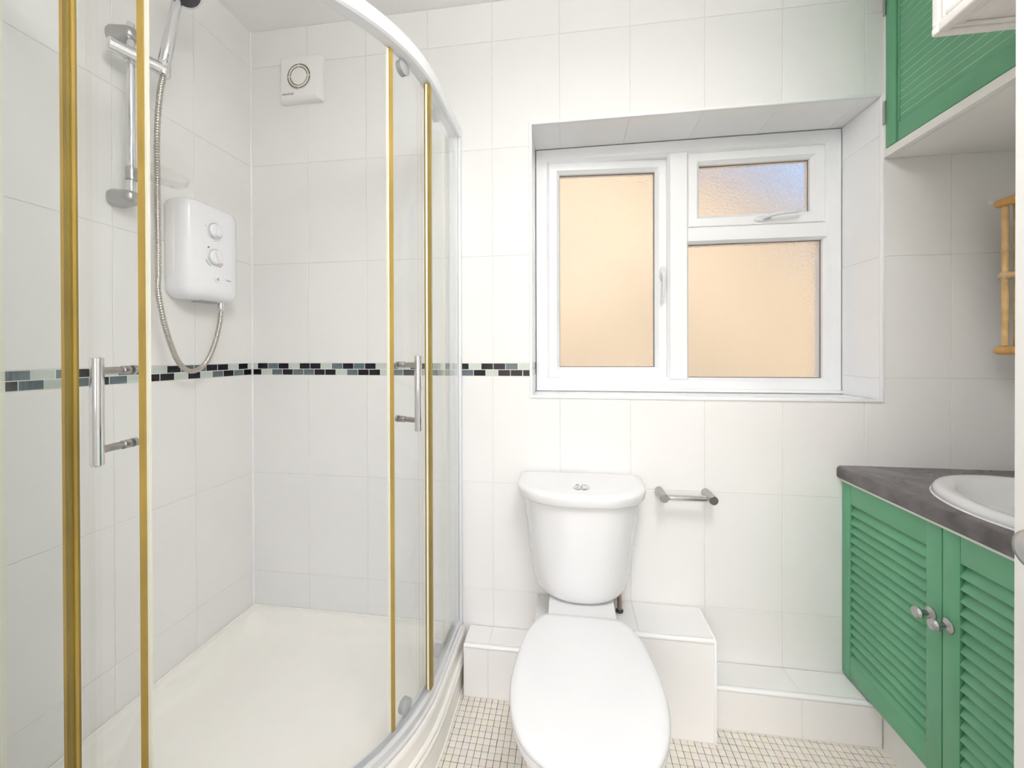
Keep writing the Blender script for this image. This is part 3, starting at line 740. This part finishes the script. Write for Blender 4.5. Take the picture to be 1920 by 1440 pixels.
# top light sash
tx0, tx1, tz0, tz1 = MXc + .038, FX1 - .054, TZ + .032, FZ1 - .054
ts = add(w1, prof_frame('top_sash', tx0, tx1, tz0, tz1, .044, RY + .004, RY + .055, 'upvc'))
def sub(p, o): o.parent = p; return o
sub(ts, pane('pane', tx0 + .040, tx1 - .040, tz0 + .040, tz1 - .040, RY + .034)); sub(ts, gasket(tx0 + .044, tx1 - .044, tz0 + .044, tz1 - .044, RY + .033))
# left casement, hinged on the left and standing very slightly open
cx0, cx1, cz0, cz1 = FX0 + .050, MXc - .038, FZ0 + .052, FZ1 - .054
cs = prof_frame('casement', cx0, cx1, cz0, cz1, .044, RY + .004, RY + .055, 'upvc')
piv = Vector((cx0, RY + .05, 0)); ROT = Matrix.Translation(piv) @ Matrix.Rotation(math.radians(3.6), 4, 'Z') @ Matrix.Translation(-piv)
cs.data.transform(ROT); add(w1, cs)
for o in (pane('pane', cx0 + .040, cx1 - .040, cz0 + .040, cz1 - .040, RY + .034), gasket(cx0 + .044, cx1 - .044, cz0 + .044, cz1 - .044, RY + .033)):
    o.data.transform(ROT); sub(cs, o)
def lever(name, base, along, out, length, par, extra=Matrix()):
    """curved window handle: base plate + arm"""
    base, along, out = Vector(base), Vector(along).normalized(), Vector(out).normalized()
    pts = spline([base + out * .004, base + out * .022 + along * .006, base + out * .034 + along * .030, base + out * .036 + along * (length * .6), base + out * .030 + along * length], 8)
    bm = bmesh.new(); N = len(pts)
    bm_tube(bm, pts, lambda i: .0085 * (1 - .35 * i / N) if i < N - 3 else .0085 * .62 * (1 - .25 * (i - N + 3)), 12)
    side = along.cross(out)
    rr_ = []
    for h, k in ((0, 1.), (.006, 1.), (.010, .82)):
        rr_.append([base + out * h + along * (math.cos(a) * .030 * k - .0) + side * (math.sin(a) * .011 * k) for a in [2 * PI * j / 24 for j in range(24)]])
    bm_loft(bm, rr_)
    o = finish(bm, name, 'handle_white', angle=50); o.data.transform(extra); return sub(par, o)
lever('handle', (.745, RY + .0045, tz0 + .018), (1, 0, .10), (0, -1, .12), .125, ts)
lever('handle', (cx1 - .020, RY + .0045, 1.528), (-.06, 0, -1), (0, -1, 0), .118, cs, ROT)
w2 = thing('fill_window', 'wide white framed window added at the unseen hallway end for fill light', 'window', (-.1, -1.64, .85)); del w2['category']; struct(w2)  # made-up window around the added hallway fill light
for a in ((-1.0, -.97, .85, 2.25), (.77, .8, .85, 2.25), (-.97, .77, .85, .88), (-.97, .77, 2.22, 2.25)): add(w2, box('frame_bar', a[0], a[1], -1.66, -1.61, a[2], a[3], 'upvc'))
add(w1, box('cill', FX0, FX1, RY - .012, RY + .002, FZ0 - .0005, FZ0 + .012, 'upvc', bev=.004))

# ------------------------------------------------------------------ vanity cabinet, worktop, basin
VX = .905; VY0, VY1 = .72, D - .001
van = thing('vanity_cabinet', 'green vanity cabinet with two louvred doors under the worktop', 'cabinet', (1.18, 1.09, 0))
bm = bmesh.new()
bm_box(bm, VX + .022, XR - .002, VY1 - .018, VY1 - .001, .148, .789); bm_box(bm, VX + .022, XR - .002, VY0, VY0 + .018, .148, .789)
bm_box(bm, VX + .022, XR - .002, VY0 + .018, VY1 - .018, .148, .166); bm_box(bm, XR - .014, XR - .002, VY0 + .018, VY1 - .018, .166, .789)
add(van, finish(bm, 'carcass', 'cabinet_white', smooth=False))
add(van, box('fascia_strip', VX - .004, VX + .020, VY0, VY1, .7815, .7895, 'cabinet_white'))
add(van, box('kickboard', .950, .966, VY0, VY1, 0, .1475, 'white_paint'))
def louvre_door(y0, y1, sl_, sr, knob_y):
    """door in the plane X=VX; y1 is the far edge. sl_/sr = far / near stile widths"""
    z0, z1 = .148, .780; xb = VX + .020
    d = box('cabinet_door', xb - .002, xb, y0 + .004, y1 - .004, z0 + .004, z1 - .004, 'green'); add(van, d)
    def sp(o): o.parent = d; return o
    fz0, fz1 = .217, .716
    sp(box('stile', VX, xb - .002, y1 - sl_, y1, z0, z1, 'green', bev=.0015)); sp(box('stile', VX, xb - .002, y0, y0 + sr, z0, z1, 'green', bev=.0015))
    sp(box('rail', VX + .0008, xb - .002, y0 + sr, y1 - sl_, fz1, z1, 'green', bev=.001)); sp(box('rail', VX + .0008, xb - .002, y0 + sr, y1 - sl_, z0, fz0, 'green', bev=.001))
    n = 17; pitch = (fz1 - fz0) / n
    ya, yb_ = y0 + sr + .0005, y1 - sl_ - .0005
    bm = bmesh.new(); w, t = .040, .0055; an = math.radians(62)
    bm_box(bm, -w / 2, w / 2, ya - (ya + yb_) / 2, yb_ - (ya + yb_) / 2, -t / 2, t / 2, .0018)
    # outer edge (towards -X) hangs low
    bmesh.ops.transform(bm, matrix=Matrix.Rotation(-an, 4, 'Y'), verts=bm.verts)
    first = finish(bm, 'slat', 'green'); first.parent = d
    for k in range(n):
        o = first if k == 0 else link('slat', first.data, None, d)
        o.location = (VX + .0105, (ya + yb_) / 2, fz0 + pitch * (k + .5))
    kz = .552
    sp(lathe('knob', (VX, knob_y, kz), (-1, 0, 0), [(.016, 0), (.016, .003), (.012, .006), (.0065, .010), (.006, .020), (.0085, .024), (.0145, .028), (.0155, .032), (.012, .037), (.001, .039)], 'satin_metal', None, 32, 40))
louvre_door(1.0995, 1.4525, .037, .0425, 1.127)
louvre_door(.757, 1.0965, .0425, .0425, 1.081)

BX, BY, BA, BB = 1.175, 1.040, .250, .290
def ell(s, z, ds=0., n=64): return [Vector((BX + (BA * s + ds) * math.cos(2 * PI * k / n), BY + (BB * s + ds) * math.sin(2 * PI * k / n), z)) for k in range(n)]
def worktop():
    x0, x1, y0, y1, z0, z1 = .889, XR - .0005, .70, D - .0005, .7895, .832
    n = 64
    def rect_pt(a, i):   # radial projection from basin centre on to the rectangle
        c, s = math.cos(a), math.sin(a); t = 1e9
        for v, lo, hi, b in ((c, x0 + i, x1, BX), (s, y0, y1, BY)):
            if v > 1e-9: t = min(t, (hi - b) / v)
            elif v < -1e-9: t = min(t, (lo - b) / v)
        return BX + c * t, BY + s * t
    angs = sorted([2 * PI * k / n for k in range(n)] + [math.atan2(y - BY, x - BX) % (2 * PI) for x in (x0, x1) for y in (y0, y1)])
    inn = [(BX + (BA * .9) * math.cos(a), BY + BB * .9 * math.sin(a)) for a in angs]
    rings = []
    rings.append([Vector((*p, z0)) for p in inn]); rings.append([Vector((*p, z1)) for p in inn])
    for i, z in ((.012, z1), (.006, z1 - .0008), (.0018, z1 - .005), (0, z1 - .011), (0, z0 + .008), (.003, z0 + .002), (.008, z0)):
        rings.append([Vector((*rect_pt(a, i), z)) for a in angs])
    bm = bmesh.new(); bm_loft(bm, rings + [rings[0]], cap0=False, cap1=False)
    return finish(bm, 'worktop', 'worktop', angle=50)
tag(worktop(), 'dark grey worktop with rounded front edge over the green vanity', 'worktop')
bas = thing('washbasin', 'white oval washbasin set into the dark worktop', 'basin', (BX, BY, .832))
add(bas, loft('bowl', [ell(.86, .7885), ell(.86, .8325), ell(1, .8325, -.002), ell(1, .836), ell(1, .845, -.002), ell(1, .8515, -.008), ell(1, .854, -.018), ell(1, .853, -.030), ell(1, .850, -.040), ell(1, .845, -.047), ell(1, .825, -.056), ell(.70, .78), ell(.55, .735), ell(.32, .705), ell(.09, .698), ell(.085, .690)], 'porcelain', angle=60))
add(bas, loft('sealant', [ell(1, .8322, .003), ell(1, .8345, .0015), ell(1, .8355, -.001), ell(1, .8322, -.002)], 'gloss_trim', cap0=False, cap1=False))
add(bas, lathe('waste', (BX, BY, .6985), (0, 0, 1), [(.001, 0), (.024, 0), (.022, .003), (.001, .001)], 'chrome'))

# ------------------------------------------------------------------ green wall cupboard
UX, UZ0 = 1.035, 1.842; UY0, UY1 = .956, D - .0015
up = thing('wall_cupboard', 'wall cupboard with a green boarded door and white surround', 'cupboard', (1.24, 1.26, UZ0))
add(up, box('carcass', UX + .012, XR - .0015, UY0, UY1, UZ0, ZC - .001, 'cabinet_white'))
add(up, box('frame_post', UX - .010, UX + .012, 1.4405, UY1, UZ0, ZC - .001, 'cabinet_white', bev=.0012))
add(up, box('frame_rail', UX - .010, UX + .012, UY0, 1.4405, UZ0, 1.868, 'cabinet_white', bev=.0012))
dz0, dz1 = 1.8695, 2.49; dy0, dy1 = .962, 1.4395
ud = box('door', UX - .0040, UX + .0115, dy0, dy1, dz0, dz1, 'pale_wood'); add(up, ud)
def sp(o): o.parent = ud; return o
sp(box('stile', UX - .012, UX - .0041, dy1 - .040, dy1, dz0, dz1, 'green', bev=.0015)); sp(box('stile', UX - .012, UX - .0041, dy0, dy0 + .045, dz0, dz1, 'green', bev=.0015))
sp(box('bead', UX - .0075, UX - .0041, dy1 - .048, dy1 - .0405, dz0, dz1, 'green', bev=.002))
sp(box('rail', UX - .0105, UX - .0041, dy0 + .045, dy1 - .0485, dz0, 1.925, 'green', bev=.0015)); sp(box('rail', UX - .0105, UX - .0041, dy0 + .045, dy1 - .0485, 2.43, dz1, 'green', bev=.0015))
nb = 21; pb = (2.43 - 1.925) / nb
fb_ = None
for k in range(nb):
    if fb_ is None:
        bm = bmesh.new(); bm_box(bm, -.0055, -.0046, -(dy1 - .0481 - dy0 - .0455) / 2, (dy1 - .0481 - dy0 - .0455) / 2, -pb / 2 + .0011, pb / 2 - .0011)
        o = fb_ = finish(bm, 'board', 'green', ud)
    else: o = link('board', fb_.data, None, ud)
    o.location = (UX + .0006, (dy0 + .0455 + dy1 - .0481) / 2, 1.925 + pb * (k + .5))
for z0, z1 in ((1.948, 2.022), (2.30, 2.374)):
    bm = bmesh.new(); bm_tube(bm, [(UX - .014, 1.4405, z0), (UX - .014, 1.4405, z1)], .0042, 10); bm_box(bm, UX - .0125, UX - .0105, 1.4405, 1.447, z0, z1)
    sp(finish(bm, 'hinge', 'satin_metal'))

# ------------------------------------------------------------------ white cupboard nearer the camera: frame-and-panel box
qx0, qy1, qz0 = .760, .950, 1.8696
qx1, qy0, qz1 = XR - .003, .74, ZC - .002
wb_ = thing('wall_cupboard', 'white painted wall cupboard with moulded frame in the upper right corner', 'cupboard', ((qx0 + qx1) / 2, (qy0 + qy1) / 2, qz0))
fw, fdp = .018, .010
add(wb_, box('core', qx0 + fdp, qx1, qy0 + fdp, qy1 - fdp, qz0 + fdp, qz1, 'chipped_white'))
for nm, a in (('frame_post', (qx0 + .0005, qx0 + fw, qy1 - fw, qy1 - .0005, qz0 + fw - .002, qz1)), ('frame_post', (qx0 + .0005, qx0 + fw, qy0 + .0005, qy0 + fw, qz0 + fw - .002, qz1)), ('frame_rail', (qx0, qx1, qy1 - fw, qy1, qz0, qz0 + fw)), ('frame_rail', (qx0, qx0 + .022, qy0 + fw - .002, qy1 - fw + .002, qz0 + .0005, qz0 + .022)), ('frame_rail', (qx0, qx1, qy0, qy0 + fw, qz0, qz0 + fw))):
    add(wb_, box(nm, *a, 'chipped_white', bev=.004, seg=3))
for nm, a in (('moulding', (qx0 + .003, qx0 + fdp, qy1 - fw - .010, qy1 - fw, qz0 + .024, qz1)), ('moulding', (qx0 + .024, qx1, qy1 - fw - .010, qy1 - fw, qz0 + .004, qz0 + fdp)), ('moulding', (qx0 + .024, qx0 + .036, qy0 + fw, qy1 - fw - .010, qz0 + .004, qz0 + fdp)), ('moulding', (qx0 + .003, qx0 + fdp, qy0 + fw, qy1 - fw - .010, qz0 + .024, qz0 + .036))):
    add(wb_, box(nm, *a, 'chipped_white', bev=.003, seg=2))

# ------------------------------------------------------------------ bamboo mirror cabinet on the right wall
mb = thing('mirror_cabinet', 'bamboo framed mirror cabinet on the right wall above the basin', 'mirror cabinet', (1.38, 1.17, 1.21))
MX, MYf, MYn = 1.300, 1.376, .93
add(mb, box('cabinet_body', MX + .012, XR - .002, MYn, MYf - .004, 1.222, 1.650, 'cabinet_white', bev=.003))
add(mb, box('mirror_glass', MX + .004, MX + .0115, MYn + .012, MYf - .014, 1.224, 1.648, 'mirror', bev=.0015))
def cane(name, a, b, r, m):
    a, b = Vector(a), Vector(b); L = (b - a).length; N = 24
    prof = [(r * .45, 0), (r * .8, r * .25), (r, r * .7)]
    for k in range(1, N): 
        h = L * k / N; prof.append((r * (1.07 if k % 8 == 0 else 1.), h))
    prof += [(r, L - r * .7), (r * .8, L - r * .25), (r * .45, L)]
    return add(mb, lathe(name, a, b - a, prof, m, None, 18, 60))
cane('cane_rail', (MX, 1.404, 1.657), (MX, .90, 1.657), .0125, 'bamboo'); cane('cane_rail', (MX, 1.404, 1.212), (MX, .90, 1.212), .0125, 'bamboo')
cane('cane_post', (MX - .002, MYf, 1.225), (MX - .002, MYf, 1.645), .0078, 'bamboo_pale'); cane('cane_post', (MX - .002, MYn, 1.225), (MX - .002, MYn, 1.645), .0078, 'bamboo_pale')
cane('cane_rail', (MX - .002, 1.389, 1.436), (MX - .002, .915, 1.436), .0085, 'bamboo_pale')
for y in (MYf, MYn): add(mb, lathe('binding', (MX - .002, y + .013, 1.436), (0, -1, 0), [(.009, 0), (.0125, .004), (.0135, .013), (.0125, .022), (.009, .026)], 'wrap', None, 18, 60))

# ------------------------------------------------------------------ open door beside the camera
dx = .603
dr = thing('door_1', 'white panelled door standing open at the right edge', 'door', (dx + .02, .25, .006)); del dr['category']; struct(dr)
add(dr, box('leaf', dx, dx + .040, -.125, .628, .006, 1.975, 'white_paint', bev=.002))
add(dr, lathe('knob', (dx, .560, .967), (-1, 0, 0), [(.026, 0), (.026, .003), (.012, .005), (.011, .015), (.017, .021), (.0255, .028), (.0275, .036), (.0245, .044), (.014, .049), (.001, .051)], 'satin_metal', None, 40, 45))
for z in (.25, 1.7): add(dr, box('door_hinge', dx + .004, dx + .036, -.1262, -.1252, z, z + .08, 'satin_metal'))

# ------------------------------------------------------------------ lamps
LX, LY, LR = .22, .13, .24
LZ_ = 2.34  # hung below the ceiling to make room for the added uplight
cl_ = thing('ceiling_light', 'large round semi-flush white ceiling light in the bathroom', 'ceiling light', (LX, LY, LZ_ - .04))
add(cl_, lathe('ceiling_rose', (LX, LY, ZC - .0005), (0, 0, -1), [(.06, 0), (.06, .015), (.02, .03), (.012, .034)], 'white_paint', None, 32))
add(cl_, rod('stem', (LX, LY, ZC - .03), (LX, LY, LZ_ + .014), .009, 'chrome'))
add(cl_, lathe('lamp_pan', (LX, LY, LZ_ - .004), (0, 0, 1), [(LR, 0), (LR, .016), (LR - .006, .018)], 'white_paint', None, 40))
add(cl_, lathe('diffuser', (LX, LY, LZ_ - .006), (0, 0, -1), [(LR - .01, 0), (LR - .012, .012), (LR * .8, .022), (LR * .4, .03), (.002, .032)], 'lamp_glow', None, 40))
for nm, w_, z_, rx in (('lamp_light', ROOM_LAMP_W, LZ_ - .045, 0), ('uplight_fill', ROOM_UP_FILL_W, LZ_ + .022, PI)):  # second, upward lamp is added fill to brighten the ceiling and its bounce
    ld = bpy.data.lights.new(nm, 'AREA'); ld.shape = 'DISK'; ld.size = LR * 1.9; ld.energy = w_; ld.color = LAMP_COL
    lo = bpy.data.objects.new(nm, ld); COL.objects.link(lo); lo.parent = cl_; lo.location = (0, 0, z_ - (LZ_ - .04)); lo.rotation_euler = (rx, 0, 0)

# ------------------------------------------------------------------ outside the window
struct(box('ground', -12, 14, D + WT, 14, -3.2, -3.0, 'ground'))
hs_ = thing('neighbouring_house', 'ochre gabled house seen blurred through the obscured window', 'house', (-.6, 6.0, -3.0))
bm = bmesh.new()
prof = [(-6.5, -3.0), (4.6, -3.0), (4.6, 1.55), (-.95, 5.0), (-6.5, 1.55)]
bm_loft(bm, [[Vector((x, 5.0, z)) for x, z in prof], [Vector((x, 11.0, z)) for x, z in prof]])
add(hs_, finish(bm, 'wall', 'house_wall', smooth=False))
for sgn in (-1, 1):
    xe = -.95 + sgn * 5.85; ze = 5.0 - 5.85 * (3.45 / 5.55)
    pr = [(-.95, 5.02), (xe, ze + .02), (xe, ze + .16), (-.95, 5.18)]
    bm = bmesh.new(); bm_loft(bm, [[Vector((x, 4.85, z)) for x, z in pr], [Vector((x, 11.15, z)) for x, z in pr]])
    add(hs_, finish(bm, 'roof', 'house_roof', smooth=False))
